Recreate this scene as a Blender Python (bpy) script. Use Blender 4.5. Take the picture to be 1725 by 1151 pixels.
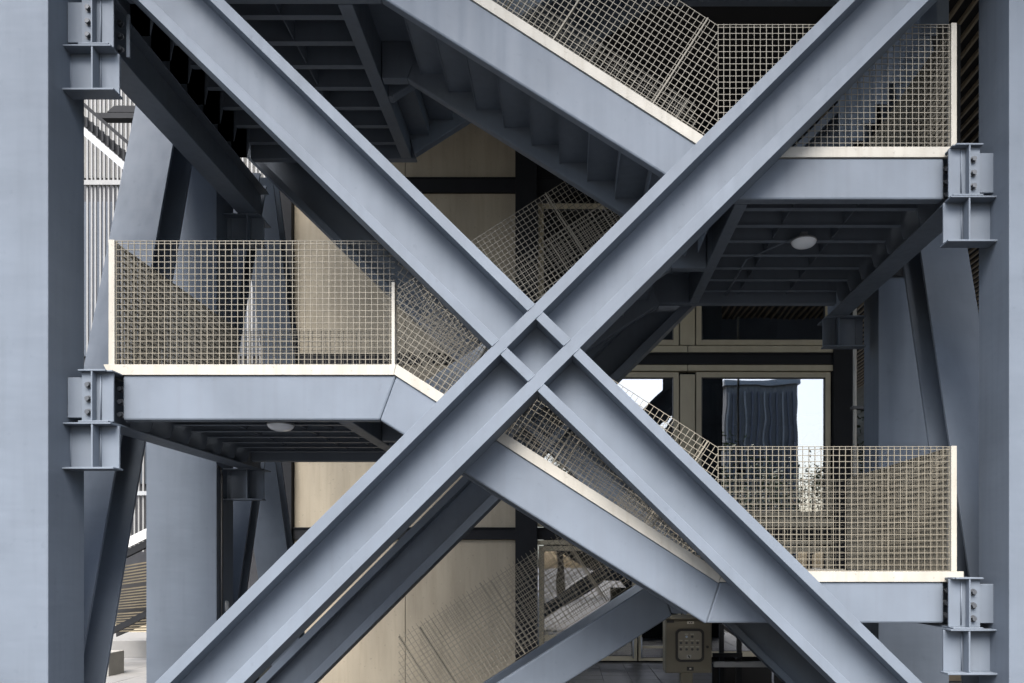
import bpy, bmesh, math, random
from mathutils import Vector
random.seed(7)
R = math.radians
S = bpy.context.scene
for o in list(bpy.data.objects): bpy.data.objects.remove(o)
C = S.collection

# ------------------------------------------------------------------ camera
D = 6.5            # metres from the camera to the plane of the landing fascias (Y = 0)
EYE = 2.08
cam = bpy.data.objects.new('camera', bpy.data.cameras.new('camera'))
C.objects.link(cam); S.camera = cam
cam.location = (0, -D, EYE); cam.rotation_euler = (R(90), 0, 0)
cam.data.sensor_width = 36; cam.data.lens = 36 * 1300 / 1725
cam.data.shift_x = -(958 - 862.5) / 1725
cam.data.shift_y = (950 - 575.5) / 1725
cam.data.clip_end = 2000

# ------------------------------------------------------------------ sky, sun, exposure
W = bpy.data.worlds.new('World'); S.world = W; W.use_nodes = True
nt = W.node_tree; bg = nt.nodes['Background']
sky = nt.nodes.new('ShaderNodeTexSky'); sky.sky_type = 'NISHITA'; sky.sun_disc = False
SUN_EL, SUN_AZ = 57, 184
sky.sun_elevation = R(SUN_EL); sky.sun_rotation = R(SUN_AZ)
sky.air_density = 1.0; sky.dust_density = 4.0; sky.ozone_density = 1.0
nt.links.new(sky.outputs[0], bg.inputs[0]); bg.inputs[1].default_value = 0.055
sl = bpy.data.lights.new('sun', 'SUN'); sl.energy = 1.5; sl.angle = R(55); sl.color = (1, .97, .93)
sun = bpy.data.objects.new('sun', sl); C.objects.link(sun)
sd = Vector((math.sin(R(SUN_AZ)) * math.cos(R(SUN_EL)), math.cos(R(SUN_AZ)) * math.cos(R(SUN_EL)), math.sin(R(SUN_EL))))
sun.rotation_euler = (-sd).to_track_quat('-Z', 'Y').to_euler(); sun.location = (-5, -20, 20)
S.view_settings.view_transform = 'Standard'; S.view_settings.look = 'None'
S.view_settings.gamma = 1; S.view_settings.use_curve_mapping = False
S.view_settings.exposure = 3.02

# ------------------------------------------------------------------ coordinates
def P(px, py, Y=0.0):                       # a photo pixel at depth Y -> world point
    k = (D + Y) / D / 200
    return Vector(((px - 958) * k, Y, EYE + (950 - py) * k))
def X(px, Y=0.0): return (px - 958) * (D + Y) / D / 200
def Z(py, Y=0.0): return EYE + (950 - py) * (D + Y) / D / 200
def xz(px, py, Y=0.0): return (X(px, Y), Z(py, Y))

# ------------------------------------------------------------------ materials
MATS = {}
def mat(name, col, rough=.5, metal=0, noise=.08, scale=4, bump=0, bscale=20, streak=0, detail=5, spec=.5, spots=0, bstretch=None, runs=0):
    if name in MATS: return MATS[name]
    m = bpy.data.materials.new(name); m.use_nodes = True
    n = m.node_tree.nodes; l = m.node_tree.links; b = n['Principled BSDF']
    b.inputs['Roughness'].default_value = rough; b.inputs['Metallic'].default_value = metal
    b.inputs['Specular IOR Level'].default_value = spec
    tc = n.new('ShaderNodeTexCoord'); mp = n.new('ShaderNodeMapping')
    l.new(tc.outputs['Object'], mp.inputs[0])
    if streak: mp.inputs['Scale'].default_value = (1, 1, streak)
    t = n.new('ShaderNodeTexNoise'); t.inputs['Scale'].default_value = scale; t.inputs['Detail'].default_value = detail
    l.new(mp.outputs[0], t.inputs[0])
    mx = n.new('ShaderNodeMix'); mx.data_type = 'RGBA'
    c = list(col)
    mx.inputs[6].default_value = [max(0, v * (1 - noise * 2)) for v in c] + [1]
    mx.inputs[7].default_value = [v * (1 + noise * 2) for v in c] + [1]
    l.new(t.outputs[0], mx.inputs[0])
    last = mx.outputs[2]
    if spots:
        t2 = n.new('ShaderNodeTexNoise'); t2.inputs['Scale'].default_value = scale * 9; t2.inputs['Detail'].default_value = 3
        l.new(tc.outputs['Object'], t2.inputs[0])
        rp = n.new('ShaderNodeValToRGB'); rp.color_ramp.elements[0].position = .66; rp.color_ramp.elements[1].position = .75
        rp.color_ramp.elements[0].color = (0, 0, 0, 1); rp.color_ramp.elements[1].color = (spots, spots, spots, 1)
        l.new(t2.outputs[0], rp.inputs[0])
        m2 = n.new('ShaderNodeMix'); m2.data_type = 'RGBA'
        l.new(rp.outputs[0], m2.inputs[0]); l.new(last, m2.inputs[6]); m2.inputs[7].default_value = [v * .45 for v in c] + [1]
        last = m2.outputs[2]
    if runs:                                # faint rain runs and dust, stretched down the surface
        m4 = n.new('ShaderNodeMapping'); m4.inputs['Scale'].default_value = (9, 9, .55); l.new(tc.outputs['Object'], m4.inputs[0])
        t4 = n.new('ShaderNodeTexNoise'); t4.inputs['Scale'].default_value = 1.6; t4.inputs['Detail'].default_value = 6; l.new(m4.outputs[0], t4.inputs[0])
        r4 = n.new('ShaderNodeValToRGB'); r4.color_ramp.elements[0].position = .48; r4.color_ramp.elements[1].position = .78
        r4.color_ramp.elements[0].color = (0, 0, 0, 1); r4.color_ramp.elements[1].color = (runs, runs, runs, 1); l.new(t4.outputs[0], r4.inputs[0])
        m5 = n.new('ShaderNodeMix'); m5.data_type = 'RGBA'; l.new(r4.outputs[0], m5.inputs[0]); l.new(last, m5.inputs[6])
        m5.inputs[7].default_value = [c[0]*.62, c[1]*.58, c[2]*.52, 1]; last = m5.outputs[2]
        ra = n.new('ShaderNodeMapRange'); ra.inputs[3].default_value = rough-.05; ra.inputs[4].default_value = rough+.2
        l.new(t4.outputs[0], ra.inputs[0]); l.new(ra.outputs[0], b.inputs['Roughness'])
    l.new(last, b.inputs['Base Color'])
    if bump:
        t3 = n.new('ShaderNodeTexNoise'); t3.inputs['Scale'].default_value = bscale; t3.inputs['Detail'].default_value = 3
        m3 = n.new('ShaderNodeMapping'); m3.inputs['Scale'].default_value = bstretch or (1, 1, 1)
        l.new(tc.outputs['Object'], m3.inputs[0]); l.new(m3.outputs[0], t3.inputs[0])
        bp = n.new('ShaderNodeBump'); bp.inputs['Strength'].default_value = bump; bp.inputs['Distance'].default_value = .02
        l.new(t3.outputs[0], bp.inputs['Height']); l.new(bp.outputs[0], b.inputs['Normal'])
    MATS[name] = m; return m

STEEL = mat('blue_grey_steel_paint', (.121, .143, .173), .45, spec=.22, noise=.12, scale=1.7, bump=.3, bscale=2.5, spots=.16, runs=.14)
COLUMN = mat('blue_grey_column_paint', (.106, .126, .154), .55, spec=.22, noise=.13, scale=1.3, bump=.5, bscale=1.7, bstretch=(.5,.5,1.8), spots=.15, runs=.16)
CREAM = mat('cream_metal', (.33, .315, .275), .45, noise=.12, scale=3, spots=.5, runs=.4)
GRATE = mat('galvanised_grating', (.16, .144, .110), .5, noise=.16, scale=9)
BOLT = mat('bolt_steel', (.06, .066, .075), .45, metal=.2)
PANEL = mat('beige_cement_board', (.285, .25, .188), .75, noise=.18, scale=2.0, streak=.3, bump=.1, bscale=14, spots=.45, runs=.3)
DARK = mat('charcoal_steel_and_web_shade', (.013, .014, .016), .6, spec=.12, noise=.1)
FRAME = mat('beige_window_frame', (.31, .275, .195), .5, noise=.08, scale=6, streak=.4)
CURT = mat('grey_curtain', (.12, .125, .145), .9, noise=.1)
INT = mat('dark_interior', (.03, .03, .032), .9)
SLAT = mat('timber_slat', (.2, .165, .11), .6, noise=.15, scale=6)
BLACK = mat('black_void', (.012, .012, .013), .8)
RUB = mat('black_rubber', (.015, .015, .016), .5)
WHITE = mat('white_paint', (.5, .5, .49), .5, noise=.05)
RODW = mat('off_white_rod', (.15, .152, .152), .5, noise=.1)
GWALL = mat('grey_backing_wall', (.035, .037, .043), .8, noise=.15)
STONE = mat('sand_stone', (.26, .225, .16), .8, noise=.15, scale=5, bump=.2)
PAVL = mat('pale_paving', (.15, .149, .144), .8, noise=.1, scale=3, bump=.1)
PAVD = mat('grey_paving', (.04, .042, .048), .4, noise=.2, scale=4, bump=.1)
ASPH = mat('asphalt', (.03, .03, .031), .85, noise=.2, scale=30, bump=.3, bscale=120)
CONC = mat('concrete', (.2, .195, .18), .85, noise=.12, scale=5, bump=.2)
CAB = mat('khaki_cabinet_paint', (.15, .135, .095), .4, noise=.05)
GREY = mat('grey_metal', (.25, .26, .27), .4, metal=.3)
PIPE = mat('pale_pipe', (.4, .42, .45), .35, metal=.2)
LAMP = mat('opal_plastic', (.8, .84, .88), .25, noise=.02)
LEAF = mat('leaf_green', (.05, .07, .025), .6, noise=.45, scale=1.2)
BARK = mat('bark', (.10, .075, .05), .9, noise=.25, scale=8, bump=.5)
DSLAT = mat('weathered_slat', (.13, .108, .07), .7, noise=.2, scale=6)
BROWN = mat('brown_board', (.07, .055, .035), .6, noise=.25, scale=3, streak=6)
def glass_mat():
    m = bpy.data.materials.new('reflective_glass'); m.use_nodes = True
    n = m.node_tree.nodes; l = m.node_tree.links
    for x in list(n):
        if x.type != 'OUTPUT_MATERIAL': n.remove(x)
    out = [x for x in n if x.type == 'OUTPUT_MATERIAL'][0]
    g = n.new('ShaderNodeBsdfGlossy'); g.inputs['Roughness'].default_value = .01; g.inputs[0].default_value = (.86, .86, .86, 1)
    t = n.new('ShaderNodeBsdfTransparent'); t.inputs[0].default_value = (.5, .52, .55, 1)
    tc = n.new('ShaderNodeTexCoord'); ns = n.new('ShaderNodeTexNoise'); ns.inputs['Scale'].default_value = .9; ns.inputs['Detail'].default_value = 1
    bp = n.new('ShaderNodeBump'); bp.inputs['Strength'].default_value = .06; bp.inputs['Distance'].default_value = .05
    l.new(tc.outputs['Object'], ns.inputs[0]); l.new(ns.outputs[0], bp.inputs['Height']); l.new(bp.outputs[0], g.inputs['Normal'])
    mx = n.new('ShaderNodeMixShader'); mx.inputs[0].default_value = .4
    l.new(t.outputs[0], mx.inputs[1]); l.new(g.outputs[0], mx.inputs[2]); l.new(mx.outputs[0], out.inputs[0])
    return m
GLASS = glass_mat()

# ------------------------------------------------------------------ mesh builder and object helpers
class MB:
    def __init__(s): s.v = []; s.f = []
    def add(s, vs, fs):
        n = len(s.v); s.v += [Vector(v) for v in vs]; s.f += [tuple(i + n for i in f) for f in fs]; return s
    def box(s, x0, x1, y0, y1, z0, z1):
        if x0 > x1: x0, x1 = x1, x0
        if y0 > y1: y0, y1 = y1, y0
        if z0 > z1: z0, z1 = z1, z0
        return s.add([(x0,y0,z0),(x1,y0,z0),(x1,y1,z0),(x0,y1,z0),(x0,y0,z1),(x1,y0,z1),(x1,y1,z1),(x0,y1,z1)],
                     [(0,3,2,1),(4,5,6,7),(0,1,5,4),(1,2,6,5),(2,3,7,6),(3,0,4,7)])
    def prism(s, poly, y0, y1):             # polygon in XZ, extruded along Y
        a = sum(poly[i][0]*poly[(i+1)%len(poly)][1]-poly[(i+1)%len(poly)][0]*poly[i][1] for i in range(len(poly)))
        if a < 0: poly = poly[::-1]
        n = len(poly)
        return s.add([(x,y0,z) for x,z in poly]+[(x,y1,z) for x,z in poly],
                     [tuple(range(n)), tuple(range(2*n-1,n-1,-1))]+[(i,i+n,(i+1)%n+n,(i+1)%n) for i in range(n)])
    def prism_x(s, poly, x0, x1):           # polygon in YZ, extruded along X
        a = sum(poly[i][0]*poly[(i+1)%len(poly)][1]-poly[(i+1)%len(poly)][0]*poly[i][1] for i in range(len(poly)))
        if a < 0: poly = poly[::-1]
        n = len(poly)
        return s.add([(x0,y,z) for y,z in poly]+[(x1,y,z) for y,z in poly],
                     [tuple(range(n-1,-1,-1)), tuple(range(n,2*n))]+[((i+1)%n,(i+1)%n+n,i+n,i) for i in range(n)])
    def tube(s, a, b, r, n=10, r2=None):
        a, b = Vector(a), Vector(b); r2 = r if r2 is None else r2
        d = (b-a).normalized(); u = d.orthogonal().normalized(); w = d.cross(u)
        vs = []
        for p, q in ((a, r), (b, r2)):
            vs += [p + (u*math.cos(2*math.pi*i/n)+w*math.sin(2*math.pi*i/n))*q for i in range(n)]
        return s.add(vs, [tuple(range(n-1,-1,-1)), tuple(range(n,2*n))]+[(i,(i+1)%n,(i+1)%n+n,i+n) for i in range(n)])
    def bar(s, a, b, u, w, tu, tw):         # a bar from a to b, cross axes u and w with full widths tu, tw
        a, b, u, w = Vector(a), Vector(b), Vector(u)*tu/2, Vector(w)*tw/2
        vs = [a-u-w,a+u-w,a+u+w,a-u+w,b-u-w,b+u-w,b+u+w,b-u+w]
        return s.add(vs, [(0,3,2,1),(4,5,6,7),(0,1,5,4),(1,2,6,5),(2,3,7,6),(3,0,4,7)])
    def lathe(s, c, prof, n=24, axis='z'):
        vs = []; fs = []
        for r, h in prof:
            for i in range(n):
                a = 2*math.pi*i/n
                vs.append((c[0]+r*math.cos(a), c[1]+r*math.sin(a), c[2]+h) if axis == 'z' else (c[0]+r*math.cos(a), c[1]+h, c[2]+r*math.sin(a)))
        for k in range(len(prof)-1):
            for i in range(n):
                fs.append((k*n+i, k*n+(i+1)%n, (k+1)*n+(i+1)%n, (k+1)*n+i))
        return s.add(vs, fs)

def root_loc(o):
    while o.parent: o = o.parent
    return Vector(o.location)
def build(name, mb, m, parent=None, bevel=0, smooth=False, fix=False):
    me = bpy.data.meshes.new(name)
    off = root_loc(parent) if parent else Vector((0,0,0))
    me.from_pydata([v-off for v in mb.v], [], mb.f)
    if fix:
        bm = bmesh.new(); bm.from_mesh(me); bmesh.ops.recalc_face_normals(bm, faces=bm.faces); bm.to_mesh(me); bm.free()
    me.materials.append(m)
    if smooth: me.polygons.foreach_set('use_smooth', [True]*len(me.polygons))
    o = bpy.data.objects.new(name, me); C.objects.link(o)
    if parent: o.parent = parent
    if bevel:
        b = o.modifiers.new('bevel', 'BEVEL'); b.width = bevel; b.segments = 2; b.limit_method = 'ANGLE'; b.angle_limit = R(35)
    return o
def thing(name, loc, label, cat, group=None):
    o = bpy.data.objects.new(name, None); C.objects.link(o); o.location = loc; o.empty_display_size = .2
    return tag(o, label, cat, group)
def tag(o, label=None, cat=None, group=None, kind=None):
    if label: o['label'] = label
    if cat: o['category'] = cat
    if group: o['group'] = group
    if kind: o['kind'] = kind
    return o
def kids(o): return [c for c in bpy.data.objects if c.parent == o]
def copy_tree(o, parent=None, off=(0,0,0), label=None):
    ch = kids(o); c = o.copy(); C.objects.link(c); c.parent = parent
    if parent is None: c.location = Vector(o.location)+Vector(off)
    if label: c['label'] = label
    for k in ch: copy_tree(k, c)
    return c
def hexbolt(mb, p, axis, r=.020, h=.028):
    p = Vector(p); a = Vector(axis); mb.tube(p, p+a*.005, r*1.45, 12); mb.tube(p+a*.005, p+a*(.005+h), r, 6)

# ------------------------------------------------------------------ ground
PX0, PX1, PY0, PY1, PD = X(430, 9.75), X(884, 9.75), 4.2, 9.95, -1.3      # sunken light well before the beige wall
g = MB()
for (a, b, c, d) in ((-300,300,-300,PY0), (-300,PX0,PY0,PY1), (PX1,300,PY0,PY1), (-300,300,PY1,400)):
    g.add([(a,c,0),(b,c,0),(b,d,0),(a,d,0)], [(0,1,2,3)])
g.add([(PX0,PY0,0),(PX1,PY0,0),(PX1,PY1,0),(PX0,PY1,0),(PX0,PY0,PD),(PX1,PY0,PD),(PX1,PY1,PD),(PX0,PY1,PD)],
      [(4,5,6,7),(0,4,7,3),(1,2,6,5),(0,1,5,4)])
ground = tag(build('ground', g, ASPH), kind='structure')
tag(build('bounce_sheet', MB().box(PX0+.01, PX1-.01, PY0+.01, PY1-.3, PD+.002, PD+.012), PAVL), kind='structure')  # pale sheet added to bounce light onto the lower wall
pave = tag(build('pavement', MB().box(-30,PX0-.02,3.0,60,-.05,.004), PAVL), kind='structure')
pm = None
for i in range(9):
    for j in range(12):
        x0, y0 = PX0-.65-i*.62, 5.0+j*.62
        if pm is None:
            t = MB().box(0,.61,0,.61,0,.016); pm = build('paver', t, PAVL, pave, .003)
            o = pm
        else:
            o = pm.copy(); C.objects.link(o)
        o.location = (x0, y0, .006+random.uniform(0,.003)); 
court = tag(build('courtyard_floor', MB().box(PX1+.02,9,2.6,9.74,-.05,.004), PAVD), kind='structure')
pd = None
for i in range(16):
    for j in range(12):
        x0, y0 = PX1+.04+i*.5, 3.9+j*.48
        if y0 > 9.2: continue
        if pd is None:
            pd = o = build('paver', MB().box(0,.49,0,.47,0,.012), PAVD, court, .003)
        else:
            o = pd.copy(); C.objects.link(o)
        o.location = (x0, y0, .006+random.uniform(0,.004))

# ------------------------------------------------------------------ columns with corbels
LEVELS = {'L2': (622, 709, 787), 'L4': (-15, 72, 149), 'R3': (241, 327, 404), 'R1': (973, 1058, 1134)}
YB = -.17                                   # front end of the side beams
def corbel(par, left, ys, dy, material=STEEL):
    s = 1 if left else -1
    def fx(p): return X(p, YB) if left else X(1788-p, YB)   # right hand pixel positions mirror the left ones
    top, mid, bot = ys; zt, zb = Z(mid, YB)-.012, Z(bot, YB)
    m = MB()
    xa = fx(88)
    m.box(xa, fx(186), YB+dy, YB+dy+.15, zt-.014, zt)               # top plate
    m.box(xa, fx(192), YB+dy-.01, YB+dy+.13, zb-.016, zb)           # bottom plate
    m.box(xa, fx(189), YB+dy+.10, YB+dy+.12, zb, zt-.014)           # face plate
    m.box(fx(152.5), fx(155.5), YB+dy+.004, YB+dy+.10, zb, zt-.014) # stiffener
    c = build('corbel', m, material, par, .003)
    w = MB()                                                        # weld beads
    w.tube((fx(158),YB+dy+.097,zb+.01), (fx(158),YB+dy+.097,zt-.03), .006, 6)
    w.tube((fx(106),YB+dy+.097,zb+.01), (fx(106),YB+dy+.097,zt-.03), .005, 6)
    build('weld_bead', w, material, c, 0, True)
    return c
def column(left, rear):
    s = -1 if left else 1
    dy = 3.05 if rear else 0
    y0, y1 = -.35+dy, .11+dy
    if left: xi = X(81, -.35) if not rear else X(365, 2.70)
    else:    xi = X(1700, -.35) if not rear else X(1480, 2.70)
    xo = xi + s*.84
    lab = {(True,False): 'broad blue grey column filling the left edge of the picture, nearest the viewer',
           (False,False): 'blue grey column at the right edge of the picture, nearest the viewer',
           (True,True): 'pale blue grey rear column behind the left landing with a conduit up its side',
           (False,True): 'shaded dark blue rear column behind the right landings'}[(left, rear)]
    t = thing('steel_column', (xi+s*.42, (y0+y1)/2, 0), lab, 'column')
    build('shaft', MB().box(xi, xo, y0, y1, 0, 11.38), COLUMN, t, .006)
    for k in (('L2','L4') if left else ('R1','R3')): corbel(t, left, LEVELS[k], dy)
    build('base_plate', MB().box(xi-s*.06, xo+s*.06, y0-.06, y1+.06, .006, .04), STEEL, t, .004)
    return t
col = {(l, r): column(l, r) for l in (True, False) for r in (False, True)}

# ------------------------------------------------------------------ side beams, front to back on the corbels
def side_beam(left, key, label):
    def fx(p): return X(p, YB) if left else X(1788-p, YB)
    s = 1 if left else -1
    top, mid, bot = LEVELS[key]; zt, zm = Z(top, YB), Z(mid, YB)
    y1 = 3.30
    t = thing('side_beam', (fx(153), YB, zm-.012), label, 'beam', 'beams running front to back on the column brackets')
    build('flange', MB().box(fx(131), fx(177), YB, y1, zt-.014, zt), STEEL, t, .003)
    build('flange', MB().box(fx(131), fx(182), YB, y1, zm-.011, zm+.003), STEEL, t, .003)
    build('web', MB().box(fx(152.5), fx(155), YB+.002, y1, zm+.003, zt-.014), STEEL, t, .002)
    build('end_stiffener', MB().box(fx(155), fx(184), YB+.06, YB+.075, zm+.004, zt-.015), STEEL, t, .002)
    w = MB().tube((fx(163),YB+.055,zm+.02),(fx(163),YB+.055,zt-.03),.006,6); build('weld_bead', w, STEEL, t, 0, True)
    build('cover_plate', MB().box(fx(107), fx(134), YB+.05, YB+.085, zm+.035, zt-.055), STEEL, t, .004)
    build('splice_plate', MB().box(fx(133), fx(152.5), YB+.035, YB+.049, zm+.004, zt-.015), STEEL, t, .002)
    for f in (.27, .55, .82):
        b = MB(); hexbolt(b, (fx(145.5), YB+.035, zt-.014+(zm+.003-zt+.014)*f), (0,-1,0)); build('bolt', b, BOLT, t)
    # connection to the landing fascia
    build('splice_plate', MB().box(fx(186), X(206 if left else 1592)+s*.03, .055, .075, zm+.03, zt-.03), STEEL, t, .002)
    for f in (.25, .52, .79):
        b = MB(); hexbolt(b, (X(198 if left else 1597), .055, zt-.014+(zm+.003-zt+.014)*f), (0,-1,0)); build('bolt', b, BOLT, t)
    # horizontal gusset flush with the top flange, slanting back to the fascia
    build('gusset', MB().prism_x([(YB+.02,zt-.013),(.12,zt-.013),(.12,zt-.002),(YB+.02,zt-.002)], fx(177)+s*.002, X(207 if left else 1590)), STEEL, t, .002)
    return t
side_beam(True, 'L2', 'side beam with bolted end at the middle landing, on the left column')
side_beam(True, 'L4', 'high side beam running back from the bracket in the top left corner')
side_beam(False, 'R3', 'side beam with bolted end at the upper right landing, on the right column')
side_beam(False, 'R1', 'low side beam with bolted end at the bottom right landing')

# ------------------------------------------------------------------ big cross braces
YX0, YX1 = -.32, -.03
def cross_brace(dy, label):
    k = (D+YX0)/D/200
    def w(px, py): return ((px-958)*k, EYE+(950-py)*k)
    # edge lines in the picture plane of the front face: y = s(x-a)
    s1 = .978; A = [377.5, 353, 255.5, 232]                    # falling member: upper outer, upper inner, lower inner, lower outer
    s2 = .9965; B = [260, 286.5, 380, 410]                     # rising member: y = 1151 - s2 (x-b)
    def isect(a, b): x = (1151+s1*a+s2*b)/(s1+s2); return (x, s1*(x-a))
    def onA(a, x): return (x, s1*(x-a))
    def onB(b, x): return (x, 1151-s2*(x-b))
    t = thing('cross_brace', ((903-958)*k, -.17+dy, 0), label, 'brace', 'large diagonal steel crosses')
    def flange(poly): build('flange', MB().prism([w(*p) for p in poly], YX0+dy, YX1+dy), STEEL, t, .003)
    def web(poly): build('web', MB().prism([w(*p) for p in poly], YX0+.20+dy, YX0+.225+dy), STEEL, t, .002)
    xl, xr, yb = 84, 1698, 1270
    # rising flanges run through
    for b0, b1 in ((B[0],B[1]), (B[2],B[3])):
        xb = lambda b: b-(yb-1151)/s2
        flange([onB(b0, xb(b0)), onB(b0, xr), onB(b1, xr), onB(b1, xb(b1))])
    # falling flanges in three lengths
    for a0, a1 in ((A[0],A[1]), (A[2],A[3])):
        flange([onA(a0, xl), isect(a0,B[0]), isect(a1,B[0]), onA(a1, xl)])
        flange([isect(a0,B[1]), isect(a0,B[2]), isect(a1,B[2]), isect(a1,B[1])])
        xb = lambda a: a+yb/s1
        flange([isect(a0,B[3]), onA(a0, xb(a0)), onA(a1, xb(a1)), isect(a1,B[3])])
    wb = MB()
    for a0, a1 in ((A[0],A[1]), (A[2],A[3])):
        for b in B:
            p, q = w(*isect(a0,b)), w(*isect(a1,b))
            wb.tube((p[0],YX0+dy+.001,p[1]), (q[0],YX0+dy+.001,q[1]), .0045, 6)
    tag(build('weld_bead', wb, STEEL, t, 0, True), kind='stuff')
    web([onA(A[1], xl), isect(A[1],B[0]), isect(A[2],B[0]), onA(A[2], xl)])
    web([isect(A[1],B[1]), isect(A[1],B[2]), isect(A[2],B[2]), isect(A[2],B[1])])
    xb = lambda a: a+yb/s1
    web([isect(A[1],B[3]), onA(A[1], xb(A[1])), onA(A[2], xb(A[2])), isect(A[2],B[3])])
    xbb = lambda b: b-(yb-1151)/s2
    web([onB(B[1], xbb(B[1])), isect(A[3],B[1]), isect(A[3],B[2]), onB(B[2], xbb(B[2]))])
    web([isect(A[0],B[1]), onB(B[1], xr), onB(B[2], xr), isect(A[0],B[2])])
    return t
cross_brace(0, 'large pale cross brace in front of all the stairs')
cross_brace(3.22, 'dark shaded cross brace standing behind the stairs')

# ------------------------------------------------------------------ raking struts in the side frames
def strut(a, b, x0, x1, label, depth=.42):
    (ya, za), (yb, zb) = a, b
    t = thing('raking_strut', ((x0+x1)/2, ya, za), label, 'strut', 'raking struts of the side frames')
    d = Vector((0, yb-ya, zb-za)).normalized(); n = Vector((0, -d.z, d.y))
    if n.y > 0: n = -n                                       # n points towards the viewer
    def plate(off, th, xa, xb):
        o1 = n*off; o2 = n*(off-th)
        pa, pb = Vector((0,ya,za)), Vector((0,yb,zb))
        return MB().prism_x([((pa+o1).y,(pa+o1).z),((pb+o1).y,(pb+o1).z),((pb+o2).y,(pb+o2).z),((pa+o2).y,(pa+o2).z)], xa, xb)
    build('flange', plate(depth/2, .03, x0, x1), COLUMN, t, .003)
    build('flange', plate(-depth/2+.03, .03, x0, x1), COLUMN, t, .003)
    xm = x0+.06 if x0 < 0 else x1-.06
    build('web', plate(depth/2-.03, depth-.06, xm-.012, xm+.012), DARK, t)  # web painted dark so the open recess reads as shaded
    return t
def lin(Y): return 1.81+(Y-.58)*(6.24-1.33)/(2.1-.58)
xs0, xs1 = (0-958)/200, (98-958)/200
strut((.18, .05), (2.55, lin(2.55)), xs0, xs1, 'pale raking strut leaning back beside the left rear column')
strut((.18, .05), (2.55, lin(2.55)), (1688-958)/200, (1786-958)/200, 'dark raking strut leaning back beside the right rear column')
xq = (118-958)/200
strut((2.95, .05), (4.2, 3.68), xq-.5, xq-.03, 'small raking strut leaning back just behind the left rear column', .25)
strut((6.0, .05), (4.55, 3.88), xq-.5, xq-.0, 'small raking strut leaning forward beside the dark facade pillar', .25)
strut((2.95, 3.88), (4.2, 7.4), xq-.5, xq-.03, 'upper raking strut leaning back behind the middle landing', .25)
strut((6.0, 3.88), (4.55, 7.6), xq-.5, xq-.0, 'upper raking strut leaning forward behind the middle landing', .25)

# ------------------------------------------------------------------ landings
def E(p): return (p-958)/200
def EZ(p): return EYE+(950-p)/200
ST = 3.57                                   # storey height of the stair
JOY = [.03+.343*k for k in range(8)]
def landing(left, deck, label, side_z, dz=0):
    """deck, bottoms in pixel heights of the Y=0 plane"""
    if left: xo, xf, xk, xr, xt0, xt1 = 207, 668, 640, 575, 563, 588
    else:    xo, xf, xk, xr, xt0, xt1 = 1590, 1213, 1190, 1142, 1242, 1264
    zd = EZ(deck)+dz; zb = EZ(deck+76 if left else deck+75)+dz if left else EZ(deck+70)+dz
    s = 1 if left else -1
    t = thing('stair_landing', (E((xo+xf)/2), 1.3, zd), label, 'landing', 'stair landings')
    build('fascia_beam', MB().prism([(E(xo),zd),(E(xf),zd),(E(xk),zb),(E(xo),zb)], 0, .10), STEEL, t, .016)
    build('rear_beam', MB().prism([(E(xo),zd),(E(xr),zd),(E(xr+s*23),zb),(E(xo),zb)], 2.60, 2.70), STEEL, t, .010)
    build('cross_beam', MB().box(E(xt0), E(xt1), .102, 2.598, zb, zd-.01), STEEL, t, .006)
    xd = E(xf)+s*-.004
    build('deck_plate', MB().box(E(xo), E(xr), .102, 2.598, zd-.008, zd+.004), STEEL, t)
    build('deck_plate', MB().box(E(xr)+s*.002, E(xf), .102, 1.30, zd-.008, zd+.004), STEEL, t)
    zj = zb+.09
    for y in JOY[1:]:
        if y > 2.5: continue
        m = MB().box(E(xo)+s*.06, E(xt0 if left else xt1)-s*.002, y-.03, y+.03, zj-.006, zj).box(E(xo)+s*.06, E(xt0 if left else xt1)-s*.002, y-.004, y+.004, zj, zd-.009)
        build('joist', m, STEEL, t)
        # haunch plate down to the side beam
        xw = X(157, YB) if left else X(1631, YB)
        zs = (Z(side_z, YB) if side_z > 100 else Z(-15, YB))+.005
        build('haunch', MB().prism([(xw, zs),(E(xo)+s*.03, zs),(E(xo)+s*.065, zj-.001),(E(xo)+s*.06, zd-.01),(xw, zd-.01)], y-.006, y+.006), STEEL, t)
    if side_z < 100 or dz > ST: build('side_plate', MB().box(X(157 if left else 1631, YB)-s*.02, X(157 if left else 1631, YB)-s*.004, .02, 2.6, Z(side_z, YB)+.01+(.42 if left else .42), zd-.01), STEEL, t)
    xm = E((xo+xt0)/2)
    for f in (.34, .67):
        x = E(xo)+(E(xt0)-E(xo))*f
        build('deck_rib', MB().box(x-.003, x+.003, .102, 2.598, zj+.015, zd-.009), STEEL, t)
    return t
landing(True, 632, 'middle landing at the left with white edge plate and grating guards', 709)
landing(True, 632, 'topmost landing seen from below at the upper left', 72, ST)
landing(False, 980, 'lowest landing at the bottom right', 1058)
landing(False, 980, 'upper landing at the right with a dome lamp below', 327, ST)
landing(False, 980, 'landing above the upper right one', 327-714, 2*ST)

t = thing('shade_boards', (X(1540,2.66), 2.66, EZ(268)), 'black boards standing in for shade on the rear column above the upper right landing', 'shade board')  # black boards added to stand in for shade on the rear column
for k in range(3):
    xa = X(1470,2.66)+k*.35
    build('shade_panel', MB().box(xa, xa+.345, 2.66, 2.69, EZ(266), EZ(-330)), BLACK, t, .002)

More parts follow.
